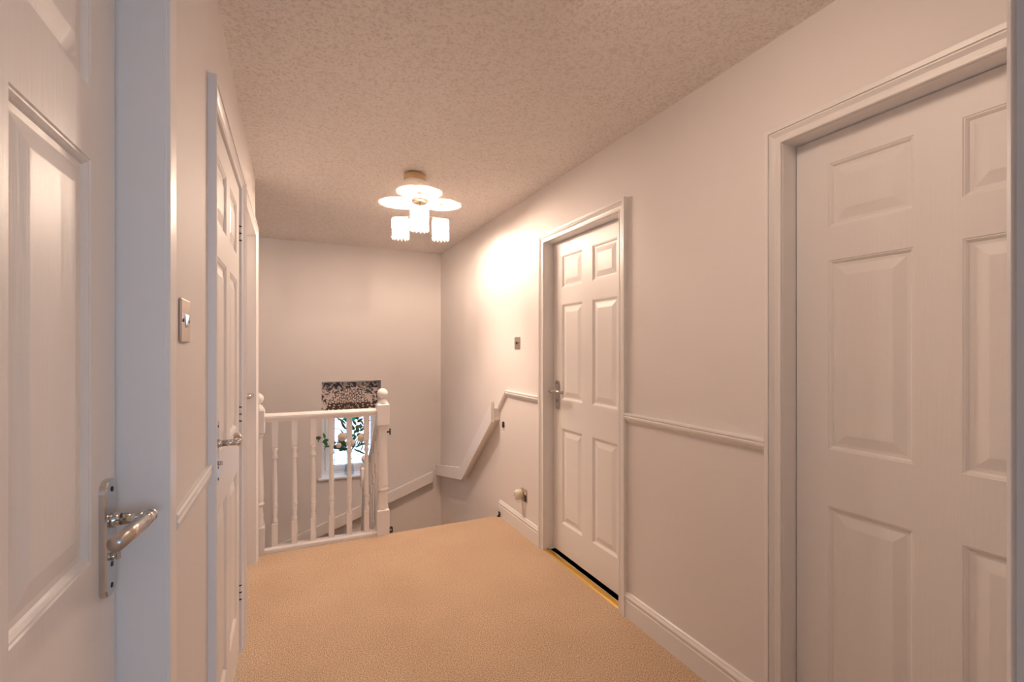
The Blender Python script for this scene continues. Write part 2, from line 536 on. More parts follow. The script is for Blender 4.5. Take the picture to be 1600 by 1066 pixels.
def lining(name, label, wx, sgn, ya, yb, zt, depth=0.11, t=0.003, stop=None):
    """thin door lining on the three reveals; sgn points into the landing"""
    a, b = sorted((wx - sgn * depth, wx + sgn * 0.0006))
    mb = MB()
    mb.box(a, b, ya - 0.0148, ya, 0, zt); mb.box(a, b, yb, yb + 0.0148, 0, zt); mb.box(a, b, ya - 0.0148, yb + 0.0148, zt, zt + 0.0148)
    return struct(mb, name, 'wood_paint', label, 'door frame')


N = 1
nm = ['nearest left door', 'middle left door', 'farthest left door']
for i, (a, b) in enumerate(LEFT_DOORS):
    lining('trim_%d' % N, 'white gloss door frame lining around the %s' % nm[i], L, 1, a, b, TOP); N += 1
    architrave('trim_%d' % N, 'white moulded architrave around the %s' % nm[i], L, 1, a, b, TOP, ARCH_THIN if i == 0 else ARCH); N += 1
nm = ['large near right door', 'far right door']
for i, (a, b) in enumerate(RIGHT_DOORS):
    lining('trim_%d' % N, 'white gloss door frame lining around the %s' % nm[i], R, -1, a, b, TOP); N += 1
    architrave('trim_%d' % N, 'white moulded architrave around the %s' % nm[i], R, -1, a, b, TOP, ARCH); N += 1
# camera doorway trim at the right picture edge
mb = MB(); mb.box(0.450, 0.452, 0.045, FW, 0, TOP)
mb.bbox(0.4535, 0.515, FW, FW + 0.007, 0, TOP + 0.05, 0.003)
struct(mb, 'trim_%d' % N, 'wood_paint', 'narrow white door frame edge at the right border of the photo', 'door trim'); N += 1

SK = [(0, 0), (0, 0.0155), (0.083, 0.0155), (0.086, 0.0125), (0.092, 0.0125), (0.097, 0.016), (0.104, 0.016), (0.112, 0.010), (0.119, 0.008), (0.122, 0.004), (0.122, 0)]
DADO = [(0.951, 0), (0.951, 0.008), (0.957, 0.010), (0.960, 0.014), (0.968, 0.020), (0.976, 0.022), (0.980, 0.018), (0.983, 0.018), (0.986, 0.022), (0.992, 0.021), (0.994, 0.016), (0.994, 0)]


def moulding(prof, wx, sgn, ya, yb):
    mb = MB(); mb.loft([[(wx + sgn * d, y, z) for z, d in prof] for y in (ya, yb)])
    return mb


b1 = moulding(SK, R, -1, 1.083, 1.831)
struct(b1, 'baseboard_right', 'wood_paint', 'white moulded skirting board between the two right doors', 'skirting board')
b2 = moulding(SK, R, -1, 2.712, 3.365)
struct(b2, 'baseboard_right_far', 'wood_paint', 'short white skirting board between far right door and stair edge', 'skirting board')
b3 = moulding([(z, d * 0.6) for z, d in SK], L, 1, 1.061, 1.486)
struct(b3, 'baseboard_left', 'wood_paint', 'white skirting board between the near and middle left doors', 'skirting board')
b4 = moulding(SK, L, 1, 2.370, 2.417); 
struct(b4, 'baseboard_left_far', 'wood_paint', 'stub of white skirting between the middle and farthest left doors', 'skirting board')
struct(moulding(DADO, R, -1, 1.083, 1.831), 'trim_%d' % N, 'wood_paint', 'white dado rail between the two right doors', 'dado rail'); N += 1
struct(moulding([(z, d * 0.55) for z, d in DADO], L, 1, 1.061, 1.486), 'trim_%d' % N, 'wood_paint', 'white dado rail below the left light switch', 'dado rail'); N += 1
# far right dado: level piece, then a raking piece down towards the stair handrail
mb = MB()
rings = []
for y, dz in ((2.712, 0), (3.232, 0), (3.375, -0.140)):
    rings.append([(R - d, y, z + dz) for z, d in DADO])
mb.loft(rings)
struct(mb, 'trim_%d' % N, 'wood_paint', 'white dado rail beside far right door, bending down to the stairs', 'dado rail'); N += 1
# brass threshold under far right door
mb = MB(); mb.loft([[(R - 0.004, y, 0), (R + 0.004, y, 0.007), (R + 0.03, y, 0.009), (R + 0.045, y, 0.0)] for y in (1.888, 2.655)])
struct(mb, 'trim_%d' % N, 'brass', 'brass carpet threshold strip under the far right door', 'threshold strip'); N += 1


# ------------------------------------------------------------------ doors
PANEL_Z = [(1.693, 1.897), (0.985, 1.587), (0.200, 0.803)]


def panel_mesh(w, h):
    mb = MB()
    def ring(i, y): return [(i, y, i), (w - i, y, i), (w - i, y, h - i), (i, y, h - i)]
    rs = [ring(0.0115, 0.020), ring(0.0115, 0.0092), ring(0.020, 0.0096), ring(0.023, 0.0090), ring(0.050, 0.0022), ring(0.052, 0.0020)]
    mb.loft(rs)
    return mb.mesh('panel', 'door_paint')


def leaf_mesh(w, h, stile, pw, flip):
    mb = MB(); T = 0.038
    xs = [0, stile, stile + pw, w - stile - pw, w - stile, w]
    zs = [0] + sorted([v - 0.012 for p in PANEL_Z for v in p]) + [h]
    for i in range(5):
        for j in range(7):
            x0, x1, z0, z1 = xs[i], xs[i + 1], zs[j], zs[j + 1]
            if i in (1, 3) and j in (1, 3, 5):
                def ring(q, y): return [(x0 + q, y, z0 + q), (x1 - q, y, z0 + q), (x1 - q, y, z1 - q), (x0 + q, y, z1 - q)]
                mb.loft([ring(0, 0), ring(0.002, 0.0022), ring(0.0045, 0.0024), ring(0.009, 0.0062), ring(0.0118, 0.0095), ring(0.0118, 0.02)], caps=False)
            else:
                mb.add([(x0, 0, z0), (x1, 0, z0), (x1, 0, z1), (x0, 0, z1)], [(0, 1, 2, 3)])
    mb.add([(0, 0, 0), (w, 0, 0), (w, T, 0), (0, T, 0), (0, 0, h), (w, 0, h), (w, T, h), (0, T, h)],
           [(0, 3, 2, 1), (4, 5, 6, 7), (0, 4, 7, 3), (1, 2, 6, 5), (3, 7, 6, 2)])
    me = mb.mesh('door_leaf', 'door_paint')
    return me


PM = {}


def rounded_plate(mb, cx, z0, z1, w, t, r=None, seg=8):
    """long plate with rounded ends, front towards -y, back at y=0"""
    r = r or w / 2
    pts = []
    for (ccx, ccz, a0) in ((cx + w / 2 - r, z1 - r, 0), (cx - w / 2 + r, z1 - r, PI / 2), (cx - w / 2 + r, z0 + r, PI), (cx + w / 2 - r, z0 + r, 1.5 * PI)):
        for k in range(seg + 1):
            a = a0 + PI / 2 * k / seg
            pts.append((ccx + r * math.cos(a), ccz + r * math.sin(a)))
    def ring(s, y):
        cz = (z0 + z1) / 2
        return [(cx + (px - cx) * (1 - s / (w / 2)), y, cz + (pz - cz) * (1 - s / ((z1 - z0) / 2))) for px, pz in pts]
    mb.loft([ring(0, 0), ring(0, -t * 0.75), ring(0.0015, -t)])


def make_door(name, label, width, x_face, side, y_edge, handle=None, hinge=None, gap=0.003, open_gap=0.012):
    """side +1: face looks to +X (left wall); side -1: face looks to -X (right wall)"""
    w = width; h = 1.978
    me = leaf_mesh(w, h, 0.103, (w - 0.309) / 2, False)
    o = link(name, me)
    o.rotation_euler = (0, 0, PI / 2 if side > 0 else -PI / 2)
    o.location = (x_face, y_edge, open_gap)
    tag(o, label, 'door', kind='structure')
    pw = (w - 0.309) / 2
    for z0, z1 in reversed(PANEL_Z):
        key = (round(pw, 4), round(z1 - z0, 4))
        if key not in PM: PM[key] = panel_mesh(pw, z1 - z0)
        for x0 in (0.103, w - 0.103 - pw):
            link('panel', PM[key], o, (x0, 0, z0 - 0.012))
    if handle is not None:
        hx, d, plate = handle          # position along width, lever direction (+1/-1), plate z range
        mb = MB(); rounded_plate(mb, hx, plate[0], plate[1], 0.048, 0.010, 0.018)
        hd = mb.build('handle', 'chrome', o)
        hd['label'] = 'chrome lever handle on a long rounded backplate'
        zl = plate[1] - 0.066
        mb = MB()
        mb.lathe([(0.0115, 0.0), (0.0125, -0.004), (0.0105, -0.007), (0.0105, -0.012)], (hx, -0.009, zl), 18, 'y')
        mb.lathe([(0.0095, -0.010), (0.0095, -0.050)], (hx, -0.009, zl), 18, 'y')
        mb.sphere((hx, -0.059, zl), 0.0112, 16, 10)
        mb.tube([(hx, -0.059, zl), (hx + d * 0.028, -0.0575, zl)], 0.0108, 18)
        lv = mb.build('lever', 'chrome', hd)
        mb = MB()
        mb.tube([(hx + d * 0.028, -0.0575, zl), (hx + d * 0.030, -0.0575, zl)], 0.0095, 18)
        mb.tube([(hx + d * 0.030, -0.0575, zl), (hx + d * 0.121, -0.047, zl)], 0.0112, 20)
        mb.build('grip', 'brushed_steel', hd)
        for zz in (plate[0] + 0.016, plate[1] - 0.016, plate[0] + 0.05):
            mb = MB(); mb.lathe([(0.0042, 0.0), (0.0042, -0.0012), (0.002, -0.0016)], (hx, -0.0097, zz), 12, 'y')
            mb.build('screw', 'dark_metal', hd)
        mb = MB(); mb.lathe([(0.0065, 0), (0.006, -0.005), (0.0045, -0.006)], (hx, -0.0095, zl - 0.058), 14, 'y')
        mb.bbox(hx - 0.0015, hx + 0.0015, -0.021, -0.015, zl - 0.064, zl - 0.052, 0.0008)
        mb.build('thumb_turn', 'chrome', hd)
    if hinge is not None:
        for zc in (1.79, 1.015, 0.25):
            mb = MB()
            for k in range(5):
                z0 = zc - 0.0375 + k * 0.015
                mb.lathe([(0.0055, z0 + 0.0006), (0.0055, z0 + 0.0144)], (hinge, -0.004, 0), 12)
            hg = mb.build('hinge', 'wood_paint', o)
            mb = MB()
            for k in (0, 2, 4):
                z0 = zc - 0.0375 + k * 0.015
                mb.lathe([(0.0058, z0 + 0.004), (0.0058, z0 + 0.010)], (hinge, -0.004, 0), 12)
            mb.build('hinge_pin', 'dark_metal', hg)
    return o


PL = (0.898, 1.084)
a, b = LEFT_DOORS[0]
make_door('door_1', 'white six-panel door nearest on the left, large chrome handle in front', b - a - 0.006, L - RX, 1, a + 0.003, handle=(b - a - 0.056, -1, PL))
a, b = LEFT_DOORS[1]
make_door('door_2', 'closed white six-panel door in the middle of the left wall', b - a - 0.006, L + 0.001, 1, a + 0.003, handle=(0.052, 1, PL), hinge=b - a - 0.003)
a, b = LEFT_DOORS[2]
make_door('door_3', 'white door farthest on the left, only its lever handle showing past the frame', b - a - 0.006, L - RX, 1, a + 0.003, handle=(b - a - 0.060, -1, PL))
a, b = RIGHT_DOORS[1]
make_door('door_4', 'closed white six-panel door at the far end of the right wall', b - a - 0.006, R + RX, -1, b - 0.003, handle=(0.056, 1, (0.905, 1.091)))
a, b = RIGHT_DOORS[0]
make_door('door_5', 'large white six-panel door nearest on the right, without visible handle', b - a - 0.006, R + RX, -1, b - 0.003)

# ------------------------------------------------------------------ stairs
st = empty('staircase', (0.6, EDGE, 0)); tag(st, 'carpeted stairs dropping from the landing and turning left along the far wall', 'stairs', kind='structure')
def stair_part(mb, name, mat):
    o = mb.build(name, mat, st); o.location = (-0.6, -EDGE, 0); return o
RIS = 0.205
for k in range(3):
    mb = MB(); y0 = EDGE - 0.02 + k * 0.245
    mb.bbox(0.63, R - 0.001, y0, y0 + 0.275, -RIS * (k + 1) - 0.03, -RIS * (k + 1), 0.008)
    mb.box(0.63, R - 0.001, y0 + 0.255, y0 + 0.27, -RIS * (k + 2), -RIS * (k + 1) - 0.03)
    stair_part(mb, 'tread', 'tread_carpet')
mb = MB(); mb.box(0.63, R - 0.001, 4.13, BACK - 0.001, -RIS * 4 - 0.2, -RIS * 4); stair_part(mb, 'quarter_landing', 'tread_carpet')
for k in range(8):
    mb = MB(); x1 = 0.63 - k * 0.235
    mb.bbox(x1 - 0.26, x1, 4.27, BACK - 0.001, -RIS * (k + 5) - 0.03, -RIS * (k + 5), 0.008)
    mb.box(x1 - 0.25, x1 - 0.235, 4.27, BACK - 0.001, -RIS * (k + 6), -RIS * (k + 5) - 0.03)
    if x1 > -1.1: stair_part(mb, 'tread', 'tread_carpet')

# ------------------------------------------------------------------ balustrades
def sqring(cx, cy, h, z):
    return [(cx - h, cy - h, z), (cx + h, cy - h, z), (cx + h, cy + h, z), (cx - h, cy + h, z)]


def square_block(mb, cx, cy, h, z0, z1, ch=0.012):
    c = 0.0025
    def ring(hh, z):
        return [(cx - hh + c, cy - hh, z), (cx + hh - c, cy - hh, z), (cx + hh, cy - hh + c, z), (cx + hh, cy + hh - c, z),
                (cx + hh - c, cy + hh, z), (cx - hh + c, cy + hh, z), (cx - hh, cy + hh - c, z), (cx - hh, cy - hh + c, z)]
    rs = []
    rs.append(ring(h * 0.80, z0 - 0.0)); rs.append(ring(h, z0 + ch)); rs.append(ring(h, z1 - ch)); rs.append(ring(h * 0.80, z1))
    mb.loft(rs)


def newel_mesh(zball, ztop_block, zbot_block, ring_z, zlow, zbottom, h=0.0425):
    mb = MB(); r = 0.037
    mb.sphere((0, 0, zball), r, 24, 14)
    mb.lathe([(0.016, zball - r + 0.005), (0.018, zball - r - 0.004), (0.030, zball - r - 0.008), (0.032, zball - r - 0.012),
              (0.030, zball - r - 0.016), (0.038, zball - r - 0.022), (0.039, ztop_block - 0.004)], (0, 0, 0), 24)
    square_block(mb, 0, 0, h, zbot_block, ztop_block, 0.008)
    t = zbot_block - ring_z
    mb.lathe([(0.036, zbot_block + 0.004), (0.030, zbot_block - 0.006), (0.034, zbot_block - 0.012), (0.034, zbot_block - 0.018), (0.029, zbot_block - 0.024),
              (0.0285, zbot_block - 0.04), (0.031, zbot_block - 0.35 * t), (0.036, zbot_block - 0.7 * t), (0.0385, zbot_block - 0.90 * t), (0.038, zbot_block - 0.95 * t),
              (0.033, ring_z + 0.012), (0.037, ring_z + 0.009), (0.041, ring_z + 0.003), (0.041, ring_z - 0.003), (0.036, ring_z - 0.008),
              (0.030, ring_z - 0.012), (0.031, ring_z - 0.03), (0.036, ring_z - 0.075), (0.034, ring_z - 0.088), (0.040, zlow + 0.012), (0.040, zlow + 0.002), (0.036, zlow - 0.01)], (0, 0, 0), 24)
    square_block(mb, 0, 0, h, zbottom, zlow, 0.008)
    return mb


def baluster_mesh(z0, z1, h=0.0170, f=1.0):
    """square ends, turned vase between; proportions of the photographed spindles"""
    mb = MB(); T = z1 - z0
    za = z0 + 0.19 * T; zb = z0 + 0.785 * T
    def ring(hh, z): return [(-hh, -hh, z), (hh, -hh, z), (hh, hh, z), (-hh, hh, z)]
    mb.loft([ring(h, z0), ring(h, za - 0.008), ring(h * 0.72, za)])
    mb.loft([ring(h * 0.72, zb), ring(h, zb + 0.008), ring(h, z1)])
    s = (zb - za) / 0.49
    P = [(0.0125, -0.002), (0.016, 0.004), (0.016, 0.009), (0.012, 0.013), (0.015, 0.018), (0.012, 0.023), (0.0105, 0.035), (0.0125, 0.06),
         (0.0150, 0.088), (0.012, 0.097), (0.0165, 0.103), (0.0165, 0.108), (0.0125, 0.112), (0.0155, 0.117), (0.0155, 0.122), (0.0128, 0.126),
         (0.0135, 0.14), (0.0145, 0.20), (0.0135, 0.28), (0.0105, 0.37), (0.0090, 0.405), (0.0095, 0.415), (0.0150, 0.421), (0.0160, 0.426), (0.0125, 0.431),
         (0.0150, 0.436), (0.0125, 0.442), (0.0105, 0.455), (0.0120, 0.470), (0.0150, 0.480), (0.0135, 0.492)]
    mb.lathe([(min(r * 1.14, 0.0185), za + q * s) for r, q in P], (0, 0, 0), 14)
    return mb.mesh('baluster', 'rail_paint')


BY = 3.395
bal = empty('landing_balustrade', (0.2, BY, 0)); tag(bal, 'white turned balustrade along the landing edge in front of the window', 'balustrade')
def bpart(mb, name, x=0.0):
    return mb.build(name, 'rail_paint', bal, (x - 0.2, 0, 0))
NW = newel_mesh(0.990, 0.922, 0.765, 0.315, 0.178, -0.24)
n1 = bpart(NW, 'newel_post', 0.585)
n2 = link('newel_post', n1.data, bal, (-0.196 - 0.2, 0, 0))
# shaped handrail
prof = [(-0.016, 0.836), (0.016, 0.836), (0.018, 0.846), (0.024, 0.852), (0.030, 0.862), (0.030, 0.874), (0.022, 0.885), (0.008, 0.890), (-0.008, 0.890), (-0.022, 0.885), (-0.030, 0.874), (-0.030, 0.862), (-0.024, 0.852), (-0.018, 0.846)]
mb = MB(); mb.loft([[(x, y, z) for y, z in prof] for x in (-0.155, 0.544)]); bpart(mb, 'handrail', 0)
prof = [(-0.034, 0.0005), (0.034, 0.0005), (0.034, 0.020), (0.028, 0.028), (0.019, 0.031), (-0.019, 0.031), (-0.028, 0.028), (-0.034, 0.020)]
mb = MB(); mb.loft([[(x, y, z) for y, z in prof] for x in (-0.155, 0.544)]); bpart(mb, 'base_rail', 0)
bm_ = baluster_mesh(0.031, 0.838)
def xs_on(px, Y):
    t = (px - 800) / F_PX; c, s = math.cos(YAW), math.sin(YAW)
    d = Y / (c - t * s)
    return d * (s + t * c)
for k in range(6):
    px = (429.5, 460.2, 489.3, 518.0, 545.8, 572.6)[k]
    link('baluster', bm_, bal, (round(xs_on(px, BY), 4) - 0.2, 0, 0))

NY = 4.22
sb = empty('stair_balustrade', (0.585, NY, -0.8)); tag(sb, 'short raking white balustrade dropping from landing newel to the lower ball-topped newel', 'balustrade')
def spart(mb, name, mat='rail_paint'):
    o = mb.build(name, mat, sb); o.location = (-0.585, -NY, 0.8); return o
nm2 = newel_mesh(0.352, 0.284, 0.105, -0.30, -0.08 - 0.36, -1.3)
o = spart(nm2, 'newel_post'); o.location = (0, 0, 0.8)
SL = 0.90
def rake(y): return 0.845 - SL * (y - 3.44)
mb = MB()
prof = [(-0.022, -0.050), (0.022, -0.050), (0.026, -0.030), (0.030, -0.018), (0.022, -0.004), (0.0, 0.0), (-0.022, -0.004), (-0.030, -0.018), (-0.026, -0.030)]
mb.loft([[(0.585 + q, y, rake(y) + z) for q, z in prof] for y in (3.441, NY - 0.042)]); spart(mb, 'handrail')
mb = MB(); mb.loft([[(0.585 + q, y, -0.02 - SL * (y - 3.44) + z) for q, z in ((-0.02, -0.28), (0.02, -0.28), (0.02, 0.02), (-0.02, 0.02))] for y in (3.441, NY - 0.042)]); spart(mb, 'stair_string')
bmesh2 = baluster_mesh(0.0, 0.80)
for k in range(5):
    y = 3.53 + k * 0.125
    o = link('baluster', bmesh2, sb, (0, y - NY, 0.8 - 0.0 - SL * (y - 3.44)))

# wall handrails
hr = empty('wall_handrail', (1.42, 3.37, 0.8)); tag(hr, 'white flat timber handrail on right wall, dropping from the landing then levelling', 'handrail')
X0, X1 = 1.408, 1.436
mb = MB()
pts_top = [(3.368, 0.893), (4.130, 0.208), (4.905, 0.063)]
pts_bot = [(3.368, 0.735), (4.075, 0.105), (4.905, -0.050)]
def slab(mb, tops, bots, x0, x1, c=0.003):
    rings = []
    for (yt, zt), (yb_, zb) in zip(tops, bots):
        rings.append([(x0, yb_, zb + c), (x0 + c, yb_, zb), (x1 - c, yb_, zb), (x1, yb_, zb + c), (x1, yt, zt - c), (x1 - c, yt, zt), (x0 + c, yt, zt), (x0, yt, zt - c)])
    mb.loft(rings)
slab(mb, pts_top[:2], pts_bot[:2], X0, X1)
o = mb.build('raking_rail', 'rail_paint', hr); o.location = (-1.42, -3.37, -0.8)
mb = MB(); slab(mb, pts_top[1:], pts_bot[1:], X0, X1)
o = mb.build('lower_rail', 'rail_paint', hr); o.location = (-1.42, -3.37, -0.8)
mb = MB(); slab(mb, [(3.376, 0.840), (4.09, 0.190)], [(3.376, 0.750), (4.09, 0.125)], X1, R)
o = mb.build('backing_batten', 'wood_paint', hr); o.location = (-1.42, -3.37, -0.8)
mb = MB(); slab(mb, [(4.2, 0.160), (4.86, 0.035)], [(4.2, 0.10), (4.86, -0.02)], X1, R)
o = mb.build('backing_batten', 'wood_paint', hr); o.location = (-1.42, -3.37, -0.8)

hb = empty('wall_handrail', (0.5, BACK, -0.3)); tag(hb, 'white flat timber handrail descending leftward along the far wall under the window', 'handrail')
def back_rail_z(x): return -0.013 - 0.353 * (1.378 - x)
mb = MB(); rings = []
for x in (1.378, -1.34):
    zt = back_rail_z(x); zb = zt - 0.112
    rings.append([(x, BACK - 0.075, zb + .003), (x, BACK - 0.072, zb), (x, BACK - 0.045, zb), (x, BACK - 0.045, zt), (x, BACK - 0.072, zt), (x, BACK - 0.075, zt - .003)])
mb.loft(rings)
o = mb.build('rail', 'rail_paint', hb); o.location = (-0.5, -BACK, 0.3)
mb = MB(); rings = []
for x in (1.36, -1.33):
    zt = back_rail_z(x) - 0.03; zb = zt - 0.05
    rings.append([(x, BACK - 0.045, zb), (x, BACK - 0.0005, zb), (x, BACK - 0.0005, zt), (x, BACK - 0.045, zt)])
mb.loft(rings)
o = mb.build('backing_batten', 'wood_paint', hb); o.location = (-0.5, -BACK, 0.3)

# ------------------------------------------------------------------ window
wn = empty('window_1', (0.56, BACK + 0.16, WZ0)); tag(wn, 'small low stairwell window with white frame and leaded pinkish glass', 'window', kind='structure')
def wpart(mb, name, mat, parent=None):
    o = mb.build(name, mat, parent or wn)
    if not parent: o.location = (-0.56, -(BACK + 0.16), -WZ0)
    return o
FY0, FY1 = BACK + 0.135, BACK + 0.195
def frame_mb(x0, x1, z0, z1, t, y0, y1, tb=None):
    tb = tb or t
    mb = MB(); mb.bbox(x0, x0 + t, y0, y1, z0, z1, 0.004); mb.bbox(x1 - t, x1, y0, y1, z0, z1, 0.004)
    mb.bbox(x0 + t, x1 - t, y0, y1, z0, z0 + tb, 0.004); mb.bbox(x0 + t, x1 - t, y0, y1, z1 - t, z1, 0.004)
    return mb
wpart(frame_mb(WX0, WX1, WZ0, WZ1, 0.045, FY0, FY1), 'window_frame', 'upvc')
cs = wpart(frame_mb(WX0 + 0.040, WX1 - 0.040, WZ0 + 0.040, WZ1 - 0.04, 0.042, FY0 - 0.014, FY1 - 0.02), 'casement', 'upvc')
GX0, GX1, GZ0, GZ1 = WX0 + 0.080, WX1 - 0.080, WZ0 + 0.080, WZ1 - 0.08
mb = MB(); mb.box(GX0, GX1, FY0 + 0.012, FY0 + 0.016, GZ0, GZ1); wpart(mb, 'pane', 'mottled_glass')
def lead(pts):
    mb = MB(); mb.tube([(x, FY0 + 0.010, z) for x, z in pts], 0.0028, 6); wpart(mb, 'lead_strip', 'lead')
GXc = (GX0 + GX1) / 2
mb = MB(); mb.tube([(x, FY0 + 0.004, z) for x, z in ((GX0 + .003, GZ0 + .003), (GX1 - .003, GZ0 + .003), (GX1 - .003, GZ1 - .003), (GX0 + .003, GZ1 - .003), (GX0 + .003, GZ0 + .003))], 0.003, 6); wpart(mb, 'gasket', 'lead')
mb = MB(); mb.tube([(x, FY0 + 0.001, z) for x, z in ((WX0 + .039, WZ0 + .039), (WX1 - .039, WZ0 + .039), (WX1 - .039, WZ1 - .039), (WX0 + .039, WZ1 - .039), (WX0 + .039, WZ0 + .039))], 0.0018, 6); wpart(mb, 'gasket', 'lead')
lead([(GX0, 0.575), (GX1, 0.575)]); lead([(GX0, 0.115 + 0.05), (GX1, 0.115 + 0.05)])
lead([(GX0 + 0.05, GZ0), (GX0 + 0.05, GZ1)]); lead([(GX1 - 0.05, GZ0), (GX1 - 0.05, GZ1)])
lead([(GXc - 0.07, 0.575), (GXc, 0.66)]); lead([(GXc + 0.07, 0.575), (GXc, 0.66)])
lead([(GX0 + .02, 0.50), (GXc - 0.06, 0.46), (GXc - 0.02, 0.38)]); lead([(GX1 - .02, 0.51), (GXc + 0.06, 0.46), (GXc + 0.02, 0.38)])
def diamond(cx, cz, a, b):
    mb = MB(); y = FY0 + 0.008
    mb.loft([[(cx - a, yy, cz), (cx, yy, cz - b), (cx + a, yy, cz), (cx, yy, cz + b)] for yy in (y, y + 0.003)])
    wpart(mb, 'green_glass_piece', 'green_glass')
for cx, cz, a_, b_ in ((GXc - 0.045, 0.580, 0.034, 0.032), (GXc + 0.030, 0.580, 0.034, 0.032), (GXc, 0.64, 0.02, 0.03), (GX0 + 0.026, 0.45, 0.024, 0.024), (GX1 - 0.03, 0.42, 0.02, 0.024)):
    diamond(cx, cz, a_, b_)
mb = MB(); mb.bbox(GX0 + 0.008, GX0 + 0.018, FY0 + 0.006, FY0 + 0.012, GZ0, GZ1, 0.001); wpart(mb, 'green_border_strip', 'green_glass')
mb = MB(); mb.bbox(WX0 - 0.035, WX1 + 0.035, BACK - 0.028, BACK - 0.0005, WZ0 - 0.020, WZ0, 0.005)
mb.box(WX0 + 0.0005, WX1 - 0.0005, BACK - 0.001, FY0, WZ0 - 0.020, WZ0); wpart(mb, 'window_sill', 'upvc')
# portal to help sampling the sky through this opening
pl = bpy.data.lights.new('window_portal', 'AREA'); pl.shape = 'RECTANGLE'; pl.size = WX1 - WX0; pl.size_y = WZ1 - WZ0
pl.cycles.is_portal = True
po = link('window_portal', pl, None, ((WX0 + WX1) / 2, BACK + 0.255, (WZ0 + WZ1) / 2)); po.rotation_euler = (-PI / 2, 0, 0)

# roman blind
BZ = 0.675
bl = empty('roman_blind', (0.538, BACK + 0.11, BZ)); tag(bl, 'dark floral feather-print roman blind pulled half up in the small window', 'blind')
mb = MB()
rows = [(0.980, 0.0), (0.93, -0.004), (0.88, -0.001), (0.82, -0.006), (0.77, -0.004), (0.735, -0.010), (0.705, -0.020), (0.685, -0.022), (0.676, -0.012), (0.690, -0.002), (0.72, 0.002), (0.78, 0.004), (0.975, 0.006)]
for i in range(len(rows) - 1):
    pass
nx = 12
vs = []
for z, y in rows:
    for k in range(nx + 1):
        x = -0.262 + 0.552 * k / nx
        vs.append((x, y + 0.0015 * math.sin(k * 1.3), z - BZ))
fs = [(i * (nx + 1) + k, i * (nx + 1) + k + 1, (i + 1) * (nx + 1) + k + 1, (i + 1) * (nx + 1) + k) for i in range(len(rows) - 1) for k in range(nx)]
mb.add(vs, fs, True)
mb.build('fabric', 'printed_fabric', bl)
mb = MB(); mb.bbox(-0.262, 0.290, -0.003, 0.012, 0.965 + 0.0 - BZ, 0.981 - BZ, 0.002); mb.build('headrail', 'upvc', bl)

# ------------------------------------------------------------------ vase and flowers
VX, VY, VZ = 0.535, BACK + 0.035, WZ0 + 0.0005
vs_ = empty('glass_vase', (VX, VY, VZ)); tag(vs_, 'clear glass vase of flowers standing on the stairwell window sill', 'vase')
mb = MB(); mb.lathe([(0.040, 0.0), (0.046, 0.004), (0.048, 0.02), (0.043, 0.07), (0.033, 0.13), (0.028, 0.17), (0.032, 0.21), (0.042, 0.245), (0.0395, 0.245), (0.030, 0.21), (0.026, 0.17), (0.031, 0.13), (0.041, 0.07), (0.045, 0.02), (0.038, 0.012), (1e-6, 0.011)], (0, 0, 0), 24)
mb.build('glass_body', 'vase_glass', vs_)


def leaf_blade(ln, wd, curl=0.25):
    mb = MB(); vs = []; n = 6
    for i in range(n + 1):
        t = i / n; w_ = wd * math.sin(PI * (t ** 0.8)) * 0.5 + 0.0002
        zc = -curl * ln * t * t
        vs += [(t * ln, -w_, zc + 0.12 * w_), (t * ln, 0, zc - 0.1 * wd), (t * ln, w_, zc + 0.12 * w_)]
    fs = []
    for i in range(n):
        a_ = i * 3
        fs += [(a_, a_ + 1, a_ + 4, a_ + 3), (a_ + 1, a_ + 2, a_ + 5, a_ + 4)]
    mb.add(vs, fs, True)
    return mb.mesh('leaf', 'leaf')


LEAF_A = leaf_blade(0.060, 0.032); LEAF_B = leaf_blade(0.085, 0.022, 0.4)


def sprig(tip, label, leafmesh, nl, berry=False):
    """tip is relative to the vase mouth"""
    o = empty('leaf_sprig', (VX, VY, VZ + 0.02)); tag(o, label, 'foliage', 'leafy sprigs in the window vase')
    base = Vector((random.uniform(-.02, .02), random.uniform(-.015, .015), 0.0)); mouth = Vector((tip[0] * 0.06, 0, 0.225)); tp = Vector((tip[0], tip[1], 0.225 + tip[2]))
    mid = (mouth + tp) / 2 + Vector((0, 0, 0.03))
    path = [base, mouth * 0.5 + base * 0.5, mouth, mid, tp]
    mb = MB(); mb.tube(path, [0.003, 0.003, 0.0026, 0.002, 0.0012], 6); mb.build('stem', 'stem', o)
    for k in range(nl):
        t = 0.15 + 0.85 * k / (nl - 1)
        p = mouth.lerp(mid, t * 2) if t < .5 else mid.lerp(tp, t * 2 - 1)
        l_ = link('leaf', leafmesh, o, p)
        d = (tp - mouth).normalized(); az = math.atan2(d.z, d.x)
        l_.rotation_euler = (random.uniform(-0.9, 0.9) + PI / 2, -az + (0.7 if k % 2 else -0.7) + random.uniform(-.25, .25), random.uniform(-0.35, 0.35))
        s = random.uniform(0.95, 1.35); l_.scale = (s, s, s)
    if berry:
        for k in range(3):
            mb = MB(); mb.sphere(tp + Vector((-0.004 - 0.010 * k, 0, -0.016 * k)), 0.006, 8, 6); mb.build('berry', 'berry', o)


